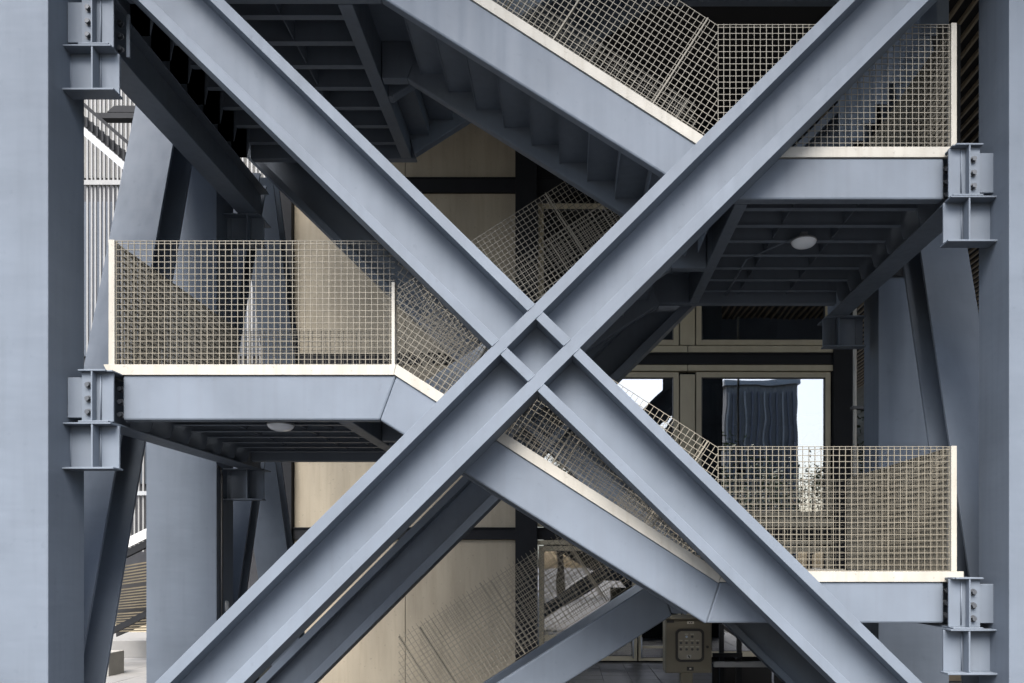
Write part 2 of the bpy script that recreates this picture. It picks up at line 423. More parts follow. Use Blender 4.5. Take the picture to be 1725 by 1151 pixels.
# ------------------------------------------------------------------ flights
def flight(kind, dz, label, low=None):
    """A flights rise to the left in front, B flights rise to the right behind"""
    if kind == 'A': lo, hi, y0, y1 = (1213, 982, 1190, 1052), (668, 632, 640, 708), 0, 1.20
    elif kind == 'B': lo, hi, y0, y1 = (575, 632, 598, 708), (1142, 268, 1170, 345), 1.40, 2.60
    else: lo, hi, y0, y1 = (543, 1366, 543, 1366), (1142, 982, 1170, 1052), 1.40, 2.60
    t = thing('stair_flight', (E((lo[0]+hi[0])/2), (y0+y1)/2, EZ(lo[1])+dz), label, 'stairs', 'stair flights')
    z = lambda p: EZ(p)+dz
    if kind == 'C':
        poly = [(E(546),z(1364)),(E(1142),z(982)),(E(1170),z(1056)),(E(683),z(1364))]
    else:
        poly = [(E(lo[0]),z(lo[1])),(E(hi[0]),z(hi[1])),(E(hi[2]),z(hi[3])),(E(lo[2]),z(lo[3]))]
    build('stringer', MB().prism(poly, y0, y0+.10), STEEL, t, .016)
    build('stringer', MB().prism(poly, y1-.10, y1), STEEL, t, .012)
    if kind == 'B' or kind == 'C':              # the level ends of the inner stringer along the landing
        for (xa, xb, zt, kx, kz) in ([(hi[0], 1240, hi[1], hi[2], hi[3])] + ([(565, lo[0], lo[1], lo[2], lo[3])] if kind == 'B' else [])):
            if xa == hi[0]: p = [(E(xa),z(zt)-.01),(E(xb),z(zt)-.01),(E(xb),z(kz)),(E(kx),z(kz))]
            else: p = [(E(588),z(zt)-.01),(E(590),z(zt)-.01),(E(kx),z(kz)),(E(589),z(kz))]
            build('stringer', MB().prism(p, y0, y0+.10), STEEL, t, .008)
    else:
        p = [(E(590),z(hi[1])-.012),(E(hi[0]),z(hi[1])-.012),(E(hi[2]),z(hi[3])),(E(590),z(hi[3]))]
        build('stringer', MB().prism(p, y1-.10, y1), STEEL, t, .008)
    n = 10 if kind != 'C' else 11
    x0, z0 = E(lo[0]), EZ(lo[1])+dz; x1, z1 = E(hi[0]), EZ(hi[1])+dz
    run, rise = (x1-x0)/n, (z1-z0)/n
    build('riser', MB().box(x1-.004, x1+.004, y0+.102, y1-.102, z1-.345, z1-.010), STEEL, t)
    for i in range(n):
        xa = x0+run*i; za = z0+rise*i
        if za+rise-.34 < .05: continue
        build('riser', MB().box(xa-.004, xa+.004, y0+.102, y1-.102, max(.02, za-.345), max(.03, za+rise-.333)), STEEL, t)
        if True:
            build('tread', MB().box(xa, xa+run*.999, y0+.102, y1-.102, za+rise-.336, za+rise-.33), STEEL, t)
    return t
flight('A', 0, 'front flight with white edge strip falling from the middle landing to the lowest')
flight('A', ST, 'front flight at the top, its dark risers seen from below')
flight('B', 0, 'rear flight climbing from the middle landing behind the cross brace')
flight('B', ST, 'rear flight at the top in deep shadow, above the beige wall')
flight('C', 0, 'bottom flight rising from the ground below the front flight')

landing(True, 632, 'unseen landing added far above the upper left one', 632-714+80, 2*ST)  # unseen landing and flight added overhead to shade the stairs below
flight('A', 2*ST, 'unseen front flight added one storey above the picture')

# ------------------------------------------------------------------ white edge plates and grating guards
def clip(poly, p, d):
    """the stretch of the line p + t d inside a convex polygon"""
    t0, t1 = -1e9, 1e9; n = len(poly)
    ar = sum(poly[i][0]*poly[(i+1)%n][1]-poly[(i+1)%n][0]*poly[i][1] for i in range(n))
    sg = 1 if ar > 0 else -1
    for i in range(n):
        a = poly[i]; b = poly[(i+1)%n]; ex, ey = b[0]-a[0], b[1]-a[1]
        nx, ny = -ey*sg, ex*sg
        num = nx*(p[0]-a[0])+ny*(p[1]-a[1]); den = nx*d[0]+ny*d[1]
        if abs(den) < 1e-9:
            if num < 0: return None
        else:
            t = -num/den
            if den > 0: t0 = max(t0, t)
            else: t1 = min(t1, t)
    return (t0, t1) if t1-t0 > 1e-3 else None
CELL = .0515; BT = .0050; BD = .008
def grating(poly, ang, to3, nrm, origin, BD=.008, edge=True):
    """bars of a grating inside polygon (2D), one family along ang, the other across"""
    m = MB()
    borders = []
    for fam in (0, 1):
        a = ang+fam*math.pi/2
        d = (math.cos(a), math.sin(a)); q = (-d[1], d[0])
        pr = [(p[0]-origin[0])*q[0]+(p[1]-origin[1])*q[1] for p in poly]
        offs = [k*CELL for k in range(math.ceil((min(pr)-.001)/CELL), math.floor((max(pr)+.001)/CELL)+1)]
        if edge and (fam == 0 or ang == 0): offs = [o for o in offs if o < max(pr)-.02]+[max(pr)]
        for k, off in enumerate(offs):
            off = min(max(off, min(pr)+.004), max(pr)-.004)
            p = (origin[0]+q[0]*off, origin[1]+q[1]*off)
            c = clip(poly, p, d)
            if not c: continue
            A = to3(p[0]+d[0]*c[0], p[1]+d[1]*c[0]); B = to3(p[0]+d[0]*c[1], p[1]+d[1]*c[1])
            u = to3(q[0], q[1])-to3(0, 0)
            dep = BD if fam else BD*.8
            th = BT*(1.25 if (k % 20 == 10 and fam == 1) else 1)
            m.bar(A, B, u, nrm, th, dep)
    return m
def guard_xz(poly, ang, Y, label, origin, posts=(), kick=None, name='guard_panel', ky=None, edge=True):
    xc = sum(p[0] for p in poly)/len(poly); zc = min(p[1] for p in poly)
    t = thing(name, (xc, Y, zc), label, 'railing', 'grating guard panels along the stairs')
    o = build('grating', grating(poly, ang, lambda u, w: Vector((u, Y, w)), Vector((0,1,0)), origin, .008, edge), GRATE, t)
    o['kind'] = 'stuff'
    for (x0, x1, z0, z1) in posts: build('post', MB().box(x0, x1, Y-.02, Y+.05, z0, z1), CREAM, t, .002)
    if kick: build('kick_plate', MB().prism(kick, Y-.045 if ky is None else ky, Y-.013), CREAM, t, .002)
    return t
def guard_yz(y0, y1, z0, z1, Xp, label):
    t = thing('guard_panel', (Xp, (y0+y1)/2, z0), label, 'railing', 'grating guard panels along the stairs')
    poly = [(y0,z0),(y1,z0),(y1,z1),(y0,z1)]
    o = build('grating', grating(poly, 0, lambda u, w: Vector((Xp, u, w)), Vector((1,0,0)), (y0, z0), .022), GRATE, t)
    o['kind'] = 'stuff'
    build('kick_plate', MB().box(Xp-.006, Xp+.006, y0, y1, z0-.10, z0-.002), CREAM, t, .002)
    return t
YG = .03
def landing_guards(left, deck, dz, names):
    zd = EZ(deck)+dz
    if left:
        x0, x1, xr, k0, k1 = 192, 664, 575, 184, 667.5
    else:
        x0, x1, xr, k0, k1 = 1210, 1603, 1142, 1217, 1600
    zg = zd+.088; zt = zd+1.145
    poly = [(E(x0),zg),(E(x1),zg),(E(x1),zt),(E(x0),zt)]
    ez = E(184) if left else E(1604)
    posts = [(E(181.5),E(191.5),zg,zt+.0)] if left else [(E(1603.5),E(1613),zg,zt)]
    if left: posts += [(E(659),E(664.5),zg,zg+.70)]
    kick = ([(E(k0),zd-.002),(E(k1-4),zd-.002),(E(k1),zg-.002),(E(k0-8),zg-.002)] if left else
            [(E(k0-6),zd-.002),(E(1602 if dz else 1622),zd-.002),(E(1602 if dz else 1622),zg-.002),(E(k0),zg-.002)])
    guard_xz(poly, 0, YG, names[0], (E(x0), zg), posts, kick)
    xe = E(186) if left else E(1609)
    guard_yz(.075, 2.50, zg, zt, xe, names[1])
    poly = [(E(min(x0,xr)),zg),(E(max(xr if left else x1, x0 if not left else x0)),zg),(E(max(xr if left else x1, x0)),zt),(E(min(x0,xr)),zt)]
    guard_xz(poly, 0, 2.56, names[2], (E(min(x0,xr)), zg), (), [(p[0], p[1]) for p in [(poly[0][0],zd+.006),(poly[1][0],zd+.006),(poly[1][0],zg-.002),(poly[0][0],zg-.002)]])
landing_guards(True, 632, 0, ('grating guard along the front of the middle landing at the left',
    'grating guard across the left end of the middle landing', 'grating guard along the back of the middle landing'))
landing_guards(False, 980, 0, ('grating guard along the front of the lowest landing at the bottom right',
    'grating guard across the right end of the lowest landing', 'grating guard along the back of the lowest landing'))
landing_guards(False, 980, ST, ('grating guard along the front of the upper right landing',
    'grating guard across the right end of the upper right landing', 'grating guard along the back of the upper right landing'))
def flight_guard(kind, dz, Y, label, kickplate):
    z = lambda p: EZ(p)+dz
    if kind == 'A': a, b = (1210, 982), (667.5, 632)
    elif kind == 'B': a, b = (575, 632), (1142, 268)
    else: a, b = (608, 1325), (1142, 982)
    xa, za, xb, zb = E(a[0]), z(a[1]), E(b[0]), z(b[1])
    if xa > xb: xa, za, xb, zb = xb, zb, xa, za
    ang = math.atan2(zb-za, xb-xa)
    g0, g1 = .11, 1.145
    if kind == 'A': g0 = .088; xa += .006
    if kind == 'A': za += 0
    lo = max(za+g0, .02) if kind == 'C' else za+g0
    poly = [(xa, lo), (xb, zb+g0), (xb, zb+g1), (xa, za+g1)]
    if kind == 'C': poly = [(xa, za+g0+.0), (xb, zb+g0), (xb, zb+g1), (xa, za+g1)]
    kick = None
    if kickplate:
        kick = [(xa, za-.004), (xb, zb-.004), (xb, zb+g0-.002), (xa, za+g0-.002)]
        if kind == 'A': kick = [(E(664), z(631.5)), (E(1210), z(982)), (E(1215), z(964)), (E(668.5), z(614))]
    t = guard_xz(poly, ang, Y, label, (xa, za+g0), (), kick, edge=kind != 'C')
    # heavier stanchions square to the slope
    m = MB(); L = (xb-xa)/math.cos(ang); d = Vector((math.cos(ang), 0, math.sin(ang))); q = Vector((-math.sin(ang), 0, math.cos(ang)))
    f = .55
    while f < L:
        p0 = Vector((xa, Y, za+g0))+d*f
        c = clip(poly, (p0.x, p0.z), (q.x, q.z))
        if c: m = MB().bar(p0+q*c[0], p0+q*c[1], d, Vector((0,1,0)), .012, .034); build('stanchion', m, GRATE, t)
        f += 1.0
    return t
flight_guard('A', 0, YG, 'sloping grating guard along the front of the lower flight', True)
flight_guard('A', 0, 1.16, 'sloping grating guard along the inner side of the lower front flight', True)
flight_guard('A', ST, YG, 'sloping grating guard along the front of the top flight', True)
flight_guard('A', ST, 1.16, 'sloping grating guard along the inner side of the top front flight', True)
flight_guard('B', 0, 1.44, 'sloping grating guard on the near side of the rear flight', False)
flight_guard('B', 0, 2.56, 'sloping grating guard on the far side of the rear flight', False)
flight_guard('C', 0, 1.44, 'sloping grating guard on the near side of the bottom flight', False)
flight_guard('C', 0, 2.56, 'sloping grating guard on the far side of the bottom flight', False)

# ------------------------------------------------------------------ dome lamps under the landings
def dome(px, Y, zc, label):
    t = thing('ceiling_lamp', (X(px, Y), Y, zc), label, 'lamp', 'dome lamps under the landings')
    c = (X(px, Y), Y, zc)
    build('base', MB().lathe(c, [(0,.0),(.105,.0),(.12,-.012),(.122,-.026),(0.0,-.026)], 28), GREY, t, 0, True, True)
    build('diffuser', MB().lathe(c, [(.118,-.027),(.112,-.045),(.09,-.064),(.055,-.076),(.02,-.08),(0.001,-.081)], 28), LAMP, t, 0, True, True)
    sd_ = 1 if px < 900 else -1
    build('conduit', MB().tube((c[0]+sd_*.05,Y,zc+.03),(c[0]+sd_*.42,Y+.55,zc+.03),.011,8).tube((c[0]+sd_*.42,Y+.55,zc+.03),(c[0]+sd_*.42,2.55,zc+.03),.011,8), STEEL, t, 0, True)
    build('box', MB().box(c[0]-.03, c[0]+.03, Y-.03, Y+.03, zc+.001, zc+.06), GREY, t)
dome(473, .62, Z(712, .62), 'round opal dome lamp under the middle landing at the left')
dome(1354, .93, Z(403, .93), 'round opal dome lamp under the upper right landing')

# ------------------------------------------------------------------ the facade behind
YF = 9.75
def fx(p): return X(p, YF)
def fz(p): return Z(p, YF)
fac = thing('building_facade', (0, YF, 0), 'beige panelled wall with dark pillars and tall windows behind the stairs', 'building')
ZT = 11.38
def pillar(p0, p1, lab=None):
    build('pillar', MB().box(fx(p0), fx(p1), YF-.18, YF+.25, 0.02 if p0 > 1000 else -1.28, ZT), DARK, fac, .004)
for p0, p1 in ((458, 496), (869, 905), (1400, 1436)): pillar(p0, p1)
BANDS = [(303, 327), (597, 615), (889, 909)]
for a, b in BANDS:
    for p0, p1 in ((496, 869), (905, 1400)):
        build('band_beam', MB().box(fx(p0)+.001, fx(p1)-.001, YF-.08, YF+.2, fz(b), fz(a)), DARK, fac, .003)
        build('band_beam', MB().box(fx(p0)+.001, fx(p1)-.001, YF-.12, YF-.08, fz(a)-.02, fz(a)-.001), DARK, fac)
rows = [(60, 303), (327, 597), (615, 889), (909, 1109)]
for (a, b) in rows:
    for p0, p1 in ((496, 683), (683, 869)):
        build('wall_panel', MB().box(fx(p0)+.006, fx(p1)-.006, YF-.02, YF+.04, fz(b)+.004 if b < 1000 else -1.28, min(fz(a)-.004, ZT)), PANEL, fac, .004)
for (a, b) in rows[1:]:
    for p0, p1 in ((496, 683), (683, 869)):
        m = MB()
        for px in (p0+9, (p0+p1)/2, p1-9):
            for k in range(4):
                py = a+10+(min(b, 1108)-a-20)*k/3
                m.tube((fx(px), YF-.0195, fz(py)), (fx(px), YF-.024, fz(py)), .012, 8)
        build('screw_heads', m, FRAME, fac)
build('backing', MB().box(fx(496), fx(869), YF+.045, YF+.1, -1.28, ZT), BLACK, fac)
build('backing', MB().box(fx(905), fx(1400), YF+4.2, YF+4.3, .02, ZT), INT, fac)
build('side_wall', MB().box(fx(458)+.02, fx(458)+.12, YF+.26, YF+9, .02, ZT), PANEL, fac)
build('side_wall', MB().box(fx(1436)-.12, fx(1436)-.02, YF+.26, YF+9, .02, ZT), DARK, fac)
build('partition', MB().box(fx(869)+.05, fx(869)+.1, YF+.26, YF+4.2, .02, ZT), INT, fac)
for zf in (2.0, 5.05):
    build('floor_slab', MB().box(fx(905)+.01, fx(1400)-.01, YF+.22, YF+4.19, zf, zf+.2), INT, fac)
def window(p0, p1, a, b, fr=9, curtain=0, split=None, part='window'):
    x0, x1, z0, z1 = fx(p0), fx(p1), fz(b), fz(a); w = fr/80
    f = MB()
    f.box(x0, x0+w, YF-.06, YF+.08, z0, z1).box(x1-w, x1, YF-.06, YF+.08, z0, z1)
    f.box(x0+w, x1-w, YF-.06, YF+.08, z1-w, z1).box(x0+w, x1-w, YF-.06, YF+.08, z0, z0+w)
    fo = build(part, f, FRAME, fac, .006)
    g = MB(); e = .012
    for (u0, u1, v0, v1) in ((x0+w, x0+w+e, z0+w, z1-w), (x1-w-e, x1-w, z0+w, z1-w), (x0+w+e, x1-w-e, z0+w, z0+w+e), (x0+w+e, x1-w-e, z1-w-e, z1-w)):
        g.box(u0, u1, YF-.05, YF+.03, v0, v1)
    build('gasket', g, RUB, fo)
    build('pane', MB().box(x0+w+e+.001, x1-w-e-.001, YF+.0, YF+.012, z0+w+e, z1-w-e), GLASS, fo)
    return fo
# bay 2: left leaf, beige mullion, right leaf
for (a, b) in ((345, 583), (628, 872), (60, 300)):
    (window(907, 1143, a, b), window(1172, 1398, a, b)) if a > 100 else [build('spandrel_panel', MB().box(fx(p)+.004, fx(p+96)-.004, YF-.02, YF+.03, fz(b), ZT), DARK, fac, .003) for p in (906, 1003, 1100, 1197, 1294)]
for p in ((1145, 1170),):
    for (a, b) in ((330, 583), (632, 872)):
        build('mullion', MB().box(fx(p[0]), fx(p[1]), YF-.07, YF+.1, fz(b), fz(a)), FRAME, fac, .006)
for (a, b) in ((585, 596), (617, 627), (874, 888)):
    for p0, p1 in ((906, 1157), (1158, 1403)):
        build('sill_rail', MB().box(fx(p0)+.002, fx(p1)-.002, YF-.11, YF+.05, fz(b), fz(a)), FRAME, fac, .006)
build('sill_rail', MB().box(fx(906)+.002, fx(1399), YF-.11, YF+.05, fz(918), fz(910.5)), FRAME, fac, .006)
door_l = window(908, 1073, 920, 1113, 8, part='door'); door_r = window(1075.5, 1146, 920, 1113, 5, part='door')
build('mid_rail', MB().box(fx(917), fx(1064), YF-.05, YF+.07, fz(1079), fz(1070)), FRAME, door_l, .004)
build('mid_rail', MB().box(fx(1081), fx(1140), YF-.05, YF+.07, fz(1092), fz(1088)), FRAME, door_r, .004)
for o_, px in ((door_l, 1067), (door_r, 1081)):
    h = MB().tube(P(px, 1074, YF-.12), P(px, 1109, YF-.12), .018, 10)
    for py in (1078, 1105): h.tube(P(px, py, YF-.12), P(px, py, YF-.055), .01, 8)
    build('handle', h, GREY, o_, 0, True)
window(1172, 1398, 920, 1106)
build('mullion', MB().box(fx(1150), fx(1170), YF-.07, YF+.1, fz(1108), fz(920)), FRAME, fac, .006)
# curtains hanging inside the middle row
def curtain(p0, p1, a, b, label):
    m = MB(); n = 90; x0, x1 = fx(p0), fx(p1)
    for i in range(n+1):
        x = x0+(x1-x0)*i/n; y = YF+.35+.05*math.sin(i*1.05)+.02*math.sin(i*2.3)
        m.v += [Vector((x, y, fz(b))), Vector((x, y*.7+(YF+.35)*.3, fz(a)))]
        if i: k = 2*i; m.f.append((k-2, k, k+1, k-1))
    o = build('curtain', m, CURT, None, 0, True); tag(o, label, 'curtain')
    sm = o.modifiers.new('thickness', 'SOLIDIFY'); sm.thickness = .004
    return o
curtain(1205, 1345, 640, 868, 'grey pleated curtain hanging behind the large window at the right')

# ------------------------------------------------------------------ slatted soffit over everything behind
SZ = 11.4
sof = thing('slatted_soffit', (2, 12, SZ), 'dark soffit with long pale timber slats high behind the right column', 'soffit')
build('soffit_board', MB().box(-5.0, 18, -3.6, 40, SZ+.08, SZ+.4), BLACK, sof)
build('soffit_board', MB().box(-7.2, -5.003, 3.4, 8.0, SZ+.08, SZ+.4), BLACK, sof)  # left board added to shade the upper beige wall
build('fascia', MB().box(-5.0, 18, -3.66, -3.602, SZ-1.3, SZ+.45), STEEL, sof)  # unseen deep edge, added to cut high light and sky reflections
x = 4.6; sm = None
while x < 17.8:
    if sm is None:
        sm = o = build('slat', MB().box(2-.022, 2+.022, -3.5, 39.9, SZ, SZ+.078), SLAT, sof)
    else: o = sm.copy(); C.objects.link(o)
    o.location = (x-2, 0, 0); x += .24

# ------------------------------------------------------------------ pipes and small services
t = thing('drain_pipe', (X(1470, 3.4), 3.4, 0), 'pale downpipe beside the dark right rear column', 'pipe')
build('tube', MB().tube((X(1470,3.4),3.4,.02), (X(1470,3.4),3.4,9.5), .028, 14), PIPE, t, 0, True)
for zz in (1.2, 3.2, 5.2): build('clip', MB().tube((X(1470,3.4),3.4,zz), (X(1470,3.4),3.4,zz+.04), .034, 14).box(X(1470,3.4),X(1470,3.4)+.06,3.39,3.42,zz,zz+.03), BOLT, t)
t = thing('drain_pipe', (X(1440, 5.6), 5.6, 0), 'thin cream pipe at the right end of the facade with a black clamp', 'pipe')
build('tube', MB().tube((X(1440,5.6),5.6,.02), (X(1440,5.6),5.6,8.6), .03, 14), CREAM, t, 0, True)
build('clip', MB().box(X(1434,5.6),X(1458,5.6),5.55,5.65,Z(690,5.6),Z(685,5.6)), RUB, t)
xc = X(365, 2.70)
t = thing('cable_conduit', (xc+.03, 2.76, 0), 'thin black conduit bent at the top on the left rear column', 'conduit')
cz = Z(785, 2.76)
build('tube', MB().tube((xc+.035,2.76,.02),(xc+.035,2.76,cz-.12),.014,10).tube((xc+.035,2.76,cz-.12),(xc+.02,2.76,cz-.03),.014,10).tube((xc+.02,2.76,cz-.03),(xc-.01,2.72,cz+.0),.014,10), RUB, t, 0, True)
p = P(381, 1022, 2.95)
t = thing('wall_lamp', p, 'small white bulkhead lamp low on the left rear column', 'lamp')
build('cover', MB().lathe((p.x, p.y, p.z-.06), [(0.001,0),(.03,.002),(.034,.02),(.034,.10),(.026,.125),(.001,.135)], 16), WHITE, t, 0, True, True)
build('bracket', MB().box(p.x-.08, p.x, p.y-.015, p.y+.015, p.z-.03, p.z+.03), RUB, t)

# ------------------------------------------------------------------ control cabinet
YC = 3.3
def cx(p): return X(p, YC)
def cz_(p): return Z(p, YC)
t = thing('control_cabinet', (cx(1158), YC, 0), 'khaki electrical control cabinet with a glazed door below the lowest landing', 'cabinet')
build('body', MB().box(cx(1121), cx(1199), YC, YC+.28, cz_(1134), cz_(1043)), CAB, t, .006)
build('rain_hood', MB().prism_x([(YC-.05,cz_(1043)+.002),(YC+.3,cz_(1043)+.002),(YC+.3,cz_(1043)+.035),(YC-.05,cz_(1043)+.012)], cx(1119), cx(1201)), CAB, t, .002)
door = build('door', MB().box(cx(1122.5), cx(1198), YC-.022, YC-.002, cz_(1133.3), cz_(1046)), CAB, t, .005)
def rrect(x0, x1, z0, z1, r, n=6):
    pts = []
    for (qx, qz, a0) in ((x1-r,z1-r,0),(x0+r,z1-r,90),(x0+r,z0+r,180),(x1-r,z0+r,270)):
        for i in range(n+1): a = R(a0+90*i/n); pts.append((qx+r*math.cos(a), qz+r*math.sin(a)))
    return pts
o_ = rrect(cx(1137.5), cx(1185.5), cz_(1115), cz_(1059), .065); i_ = rrect(cx(1141.5), cx(1181.5), cz_(1111), cz_(1063), .045)
m = MB(); n = len(o_); yf, yb_ = YC-.036, YC-.0225
m.add([(x,yf,z) for x,z in o_]+[(x,yf,z) for x,z in i_]+[(x,yb_,z) for x,z in o_]+[(x,yb_,z) for x,z in i_],
      [(i,(i+1)%n,n+(i+1)%n,n+i) for i in range(n)]+[(i,2*n+i,2*n+(i+1)%n,(i+1)%n) for i in range(n)]+[(n+i,n+(i+1)%n,3*n+(i+1)%n,3*n+i) for i in range(n)])
build('window_seal', m, RUB, door, 0, False, True)
build('instrument_panel', MB().prism(rrect(cx(1141), cx(1182), cz_(1111.5), cz_(1062.5), .045), YC-.0245, YC-.0226), mat('panel_grey_beige', (.30,.28,.23), .5), door)
LAB = mat('pale_label', (.6, .58, .5), .5, noise=.02); LIT = mat('blue_white_lens', (.55, .65, .8), .2, noise=.02); DKL = mat('dark_lens', (.05, .05, .055), .25)
def button(px, py, mt_, name='button'):
    b = MB().tube((cx(px), YC-.0246, cz_(py)), (cx(px), YC-.034, cz_(py)), .016, 12); build(name, b, mt_, door)
    l = MB().box(cx(px-3), cx(px+3), YC-.0262, YC-.0246, cz_(py-3.6), cz_(py-5)); build('tag_plate', l, LAB, door)
button(1156, 1072.5, LIT, 'pilot_lamp'); button(1165.5, 1072.5, DKL, 'pilot_lamp')
for j, py in enumerate((1083, 1093.7)):
    for i, px in enumerate((1146.5, 1156, 1165.5, 1174.5)): button(px, py, DKL if (i+j) % 2 else BOLT)
build('switch_plate', MB().box(cx(1156.5), cx(1163.7), YC-.027, YC-.0246, cz_(1108.6), cz_(1103)), WHITE, door)
build('switch_knob', MB().bar((cx(1158.5),YC-.033,cz_(1104)), (cx(1161.5),YC-.033,cz_(1107.5)), (0,1,0), Vector((1,0,1)).normalized(), .012, .016), RUB, door)
build('name_plate', MB().box(cx(1157), cx(1168.5), YC-.024, YC-.0222, cz_(1051), cz_(1046.7)), LAB, door)
for a in (1160, 1163.5): build('plate_print', MB().box(cx(a), cx(a+2.2), YC-.0248, YC-.0242, cz_(1049.8), cz_(1048)), RUB, door)
build('name_plate', MB().box(cx(1156.5), cx(1168), YC-.024, YC-.0222, cz_(1129.6), cz_(1123)), RUB, door)
build('plate_print', MB().box(cx(1161), cx(1164), YC-.0248, YC-.0242, cz_(1127.5), cz_(1125)), LAB, door)
build('latch', MB().tube((cx(1191), YC-.0222, cz_(1089.5)), (cx(1191), YC-.04, cz_(1089.5)), .018, 14), RUB, door)
build('hinge', MB().box(cx(1123), cx(1135), YC-.03, YC-.0222, cz_(1049), cz_(1044.8)), RUB, door)
build('post', MB().box(cx(1148), cx(1168), YC+.05, YC+.2, .02, cz_(1134)-.001), CAB, t, .004)

# rail beside the cabinet
t = thing('pipe_rail', (X(1290, 3.2), 3.2, 0), 'low grey horizontal rail running right from the control cabinet', 'rail')
build('rail', MB().box(cx(1200), X(1420,3.2), 3.18, 3.24, Z(1124,3.2), Z(1115,3.2)), GREY, t, .004)
for px in (1243, 1405): build('post', MB().box(X(px,3.26)-.025, X(px,3.26)+.025, 3.245, 3.29, .02, Z(1110,3.2)), DARK, t)
# black hoarding under the lowest landing, right of the cabinet
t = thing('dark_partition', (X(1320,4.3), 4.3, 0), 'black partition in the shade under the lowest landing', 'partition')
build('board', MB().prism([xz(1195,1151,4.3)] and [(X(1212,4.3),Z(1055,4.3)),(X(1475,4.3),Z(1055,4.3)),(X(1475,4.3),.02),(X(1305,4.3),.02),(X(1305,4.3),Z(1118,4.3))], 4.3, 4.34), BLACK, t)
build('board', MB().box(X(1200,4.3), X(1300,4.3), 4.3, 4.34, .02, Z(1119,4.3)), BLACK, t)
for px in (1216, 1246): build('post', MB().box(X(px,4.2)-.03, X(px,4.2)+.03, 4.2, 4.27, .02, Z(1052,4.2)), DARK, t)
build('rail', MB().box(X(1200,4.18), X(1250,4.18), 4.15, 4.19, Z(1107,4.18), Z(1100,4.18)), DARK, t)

# ------------------------------------------------------------------ far left: rod screen building, outside stair, wall, paving
YR = 17.0
scr = thing('rod_screen_building', (X(280,YR), YR, 0), 'distant pale facade with rows of white vertical rods at the far left', 'building')
rm = None
for i in range(50):
    px = 118+i*7.3
    if rm is None: rm = o = build('rod', MB().box(-.023, .023, YR-.03, YR+.03, Z(930,YR), 20), RODW, scr); base_x = root_loc(scr).x
    else: o = rm.copy(); C.objects.link(o)
    o.location = (X(px,YR)+random.uniform(-.012,.012), 0, 0)
    me = None
build('rail', MB().box(X(118,YR), X(480,YR), YR-.10, YR-.045, Z(314,YR), Z(306,YR)), RODW, scr)
build('rail', MB().box(X(118,YR), X(480,YR), YR-.10, YR-.045, Z(835,YR), Z(828,YR)), GREY, scr)
build('wall', MB().box(X(60,YR+1.2), X(620,YR+1.2), YR+1.2, YR+1.4, 0, 20), GWALL, scr)
for (a, b, c, d) in ((100, 620, 130, 300), (100, 460, 340, 600), (100, 460, 700, 815)):
    build('wall_panel', MB().box(X(a,YR+1.1), X(b,YR+1.1), YR+1.1, YR+1.19, Z(d,YR+1.1), Z(c,YR+1.1)), mat('pale_wall', (.12,.12,.115), .8) if c == 130 else mat('blue_glass_panel', (.05,.06,.075), .3), scr)
build('sign_board', MB().box(X(198,YR-.2), X(222,YR-.2), YR-.2, YR-.15, Z(404,YR), Z(362,YR)), WHITE, scr)
# outside stair: upper run falling to the right
YS = 10.5
t = thing('outside_stair', (X(200,YS), YS, 0), 'distant stair run with toothed dark edge falling to the right in front of the rods', 'stairs')
build('stringer', MB().prism([xz(120,196,YS), xz(300,352,YS), xz(300,366,YS), xz(120,210,YS)], YS, YS+.1), GREY, t)
build('edge', MB().prism([xz(120,176,YS), xz(300,332,YS), xz(300,350,YS), xz(120,194,YS)], YS+.2, YS+.3), DARK, t)
for k in range(18): 
    px = 122+k*9; py = 178+(px-120)*.867
    build('baluster', MB().box(X(px,YS)-.02, X(px,YS)+.02, YS+.12, YS+.16, Z(py+14,YS), Z(py-3,YS)), DARK, t)
build('handrail', MB().bar(P(120,158,YS+.2), P(300,314,YS+.2), (0,1,0), Vector((.65,0,.75)), .06, .07), DARK, t)
for (px, py) in ((172, 192), (225, 246)):
    build('bracket', MB().prism([xz(px-12,py-2,YS+.4), xz(px+90,py-2,YS+.4), xz(px+90,py+7,YS+.4), xz(px-2,py+7,YS+.4)], YS+.4, YS+.6), DARK, t)
    build('bracket', MB().prism([xz(px+8,py-3,YS+.6), xz(px+20,py-14,YS+.6), xz(px+90,py-14,YS+.6), xz(px+90,py-3,YS+.6)], YS+.6, YS+.8), DARK, t)
# lower run, slatted underside rising to the right
YL = 8.6
t = thing('outside_stair', (X(210,YL), YL, 0), 'distant stair run with brown slatted underside and white edge, low at the far left', 'stairs')
build('edge', MB().prism([xz(140,960,YL), xz(330,866,YL), xz(330,849,YL), xz(140,943,YL)], YL, YL+.06), WHITE, t)
for k in range(15):
    px = 150+k*12; py = 943-(px-140)*.495
    build('edge_joint', MB().box(X(px,YL)-.004, X(px,YL)+.004, YL-.004, YL-.001, Z(py+16,YL), Z(py+3,YL)), GREY, t)
build('stringer', MB().prism([xz(140,974,YL), xz(330,880,YL), xz(330,868,YL), xz(140,962,YL)], YL+.02, YL+.12), DARK, t)
nS = 26
for k in range(nS):
    f = k/(nS-1)
    a = 962+f*110; bslope = .495*(1-f)*.9+.05
    y = YL+.14+f*.8
    # each slat is a long board under the slope
    if k % 9 == 7: continue
    px1 = 330; pxl = 140
    build('slat', MB().prism([xz(pxl,a+4,YL), xz(px1,a+4-(px1-pxl)*bslope*.35,YL), xz(px1,a+1.8-(px1-pxl)*bslope*.35,YL), xz(pxl,a+1.8,YL)], y, y+.05), DSLAT, t)
build('soffit_board', MB().prism([xz(140,972,YL), xz(330,878,YL), xz(330,1000,YL), xz(140,1082,YL)], YL+1.1, YL+1.15), BLACK, t)
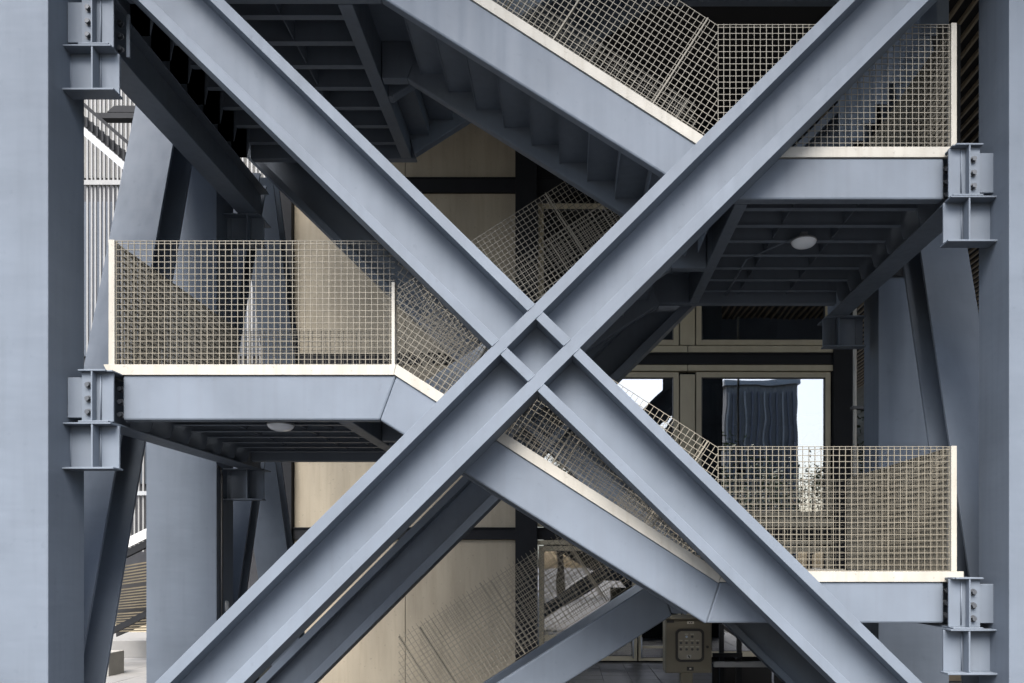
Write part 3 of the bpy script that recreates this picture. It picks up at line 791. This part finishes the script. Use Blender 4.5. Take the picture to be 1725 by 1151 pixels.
build('stringer', MB().prism([xz(140,1082,YL), xz(330,985,YL), xz(330,996,YL), xz(140,1093,YL)], YL+.02, YL+.10), DARK, t)
# stone wall and low bench
YW = 15.5
sw = thing('stone_wall', (X(220,YW), YW, 0), 'sandy block wall behind the pale paving at the lower left', 'wall')
for r_ in range(3):
    for k in range(14):
        xA = X(60,YW)+k*.9+(.45 if r_ % 2 else 0)
        build('stone', MB().box(xA+.006, xA+.894, YW+random.uniform(0,.01), YW+.3, .02+r_*.42+.005, .02+r_*.42+.415), STONE, sw, .006)
pl = tag(build('low_plinth', MB().box(X(60,10.4), X(400,10.4), 10.4, 12.5, .02, .40), PAVL, None, .01), 'pale low plinth step in front of the stone wall at lower left', 'plinth')
cb = tag(build('concrete_block', MB().box(X(145,7.6), X(183,7.6), 7.6, 8.1, .02, .45), CONC, None, .012), 'grey concrete block standing on the pavement behind the left column', 'block')

# brown boarding in the gap beside the right column
t = thing('boarded_wall', (11, 12, 0), 'brown boarded wall in the gap beside the right column', 'wall')
for k in range(44): build('board', MB().box(11, 11.05, .6, 24, .03+k*.198, .03+k*.198+.19), BROWN, t)  # tall side wall added to keep light out from the right
for k in range(9): build('board', MB().box(X(1560,7), 8.39, 7, 7.05, .03+k*.2, .03+k*.2+.19), BROWN, t, .004)

# ------------------------------------------------------------------ trees
def tree(loc, h, r, label, n=2600, grp=None):
    t = thing('tree', loc, label, 'tree', grp)
    L = Vector(loc); m = MB(); top = L+Vector((random.uniform(-.3,.3), 0, h*.55))
    m.tube(L, top, h*.028, 10, h*.016)
    tips = []
    for k in range(9):
        a = k*2.4; b = L.lerp(top, .55+.05*k); e = b+Vector((math.cos(a)*r*.7, math.sin(a)*r*.7, h*(.16+.03*k)))
        m.tube(b, e, h*.011, 6, h*.004); tips.append(e)
    tips.append(top+Vector((0,0,h*.3)))
    build('trunk', m, BARK, t, 0, True)
    c = MB(); cl = [tp+Vector((random.gauss(0,r*.28), random.gauss(0,r*.28), random.gauss(0,h*.07))) for tp in tips for _ in range(3)]
    for i in range(n):
        q = random.choice(cl)+Vector((random.gauss(0,r*.17), random.gauss(0,r*.17), random.gauss(0,r*.14)))
        u = Vector((random.gauss(0,1), random.gauss(0,1), random.gauss(0,.6))).normalized(); w = u.orthogonal().normalized(); s = random.uniform(.07,.16)*h/8
        c.add([q-u*s, q+w*s*.5, q+u*s, q-w*s*.5], [(0,1,2,3)])
    build('crown', c, LEAF, t)
    return t
tree((X(1452,22), 22, 0), 7.5, 2.6, 'leafy tree far away in the gap at the right end of the facade')
for x, y, h, lab in ((-17,-24,8,'leafy tree far left across the street behind the viewer'), (-11,-26,9.5,'tall leafy tree left across the street behind the viewer'), (-5.5,-23,8,'leafy tree left of centre across the street, reflected in the glass'),
        (-.5,-25,9,'leafy tree opposite the stairs, reflected in the lowest window'), (4.5,-23,7.5,'smaller leafy tree right of centre across the street, reflected in the glass'), (9.5,-26,9,'leafy tree right across the street behind the viewer'), (15.5,-24,8.5,'leafy tree far right across the street behind the viewer')):
    tree((x, y, 0), h, h*.40, lab, 3000, 'street trees reflected in the windows')  # outer trees extend the row, added to cut low sky light

# building added across the street, shaped for its dark reflection in the glass
t = thing('street_building', (15, -36, 0), 'added grey finned building across the street, mirrored in the large window', 'building')
build('wall', MB().box(12.6, 18.4, -40, -36, 0, 16.4), mat('street_grey', (.17,.17,.172), .8), t)
for k in range(12): build('fin', MB().box(12.7+k*.48, 12.82+k*.48, -35.999, -35.75, .1, 15.8), CURT if k % 3 else mat('fin_grey', (.26,.26,.26), .7), t)
build('cornice', MB().box(12.4, 18.6, -35.7, -40.2, 16.401, 16.8), GREY, t)
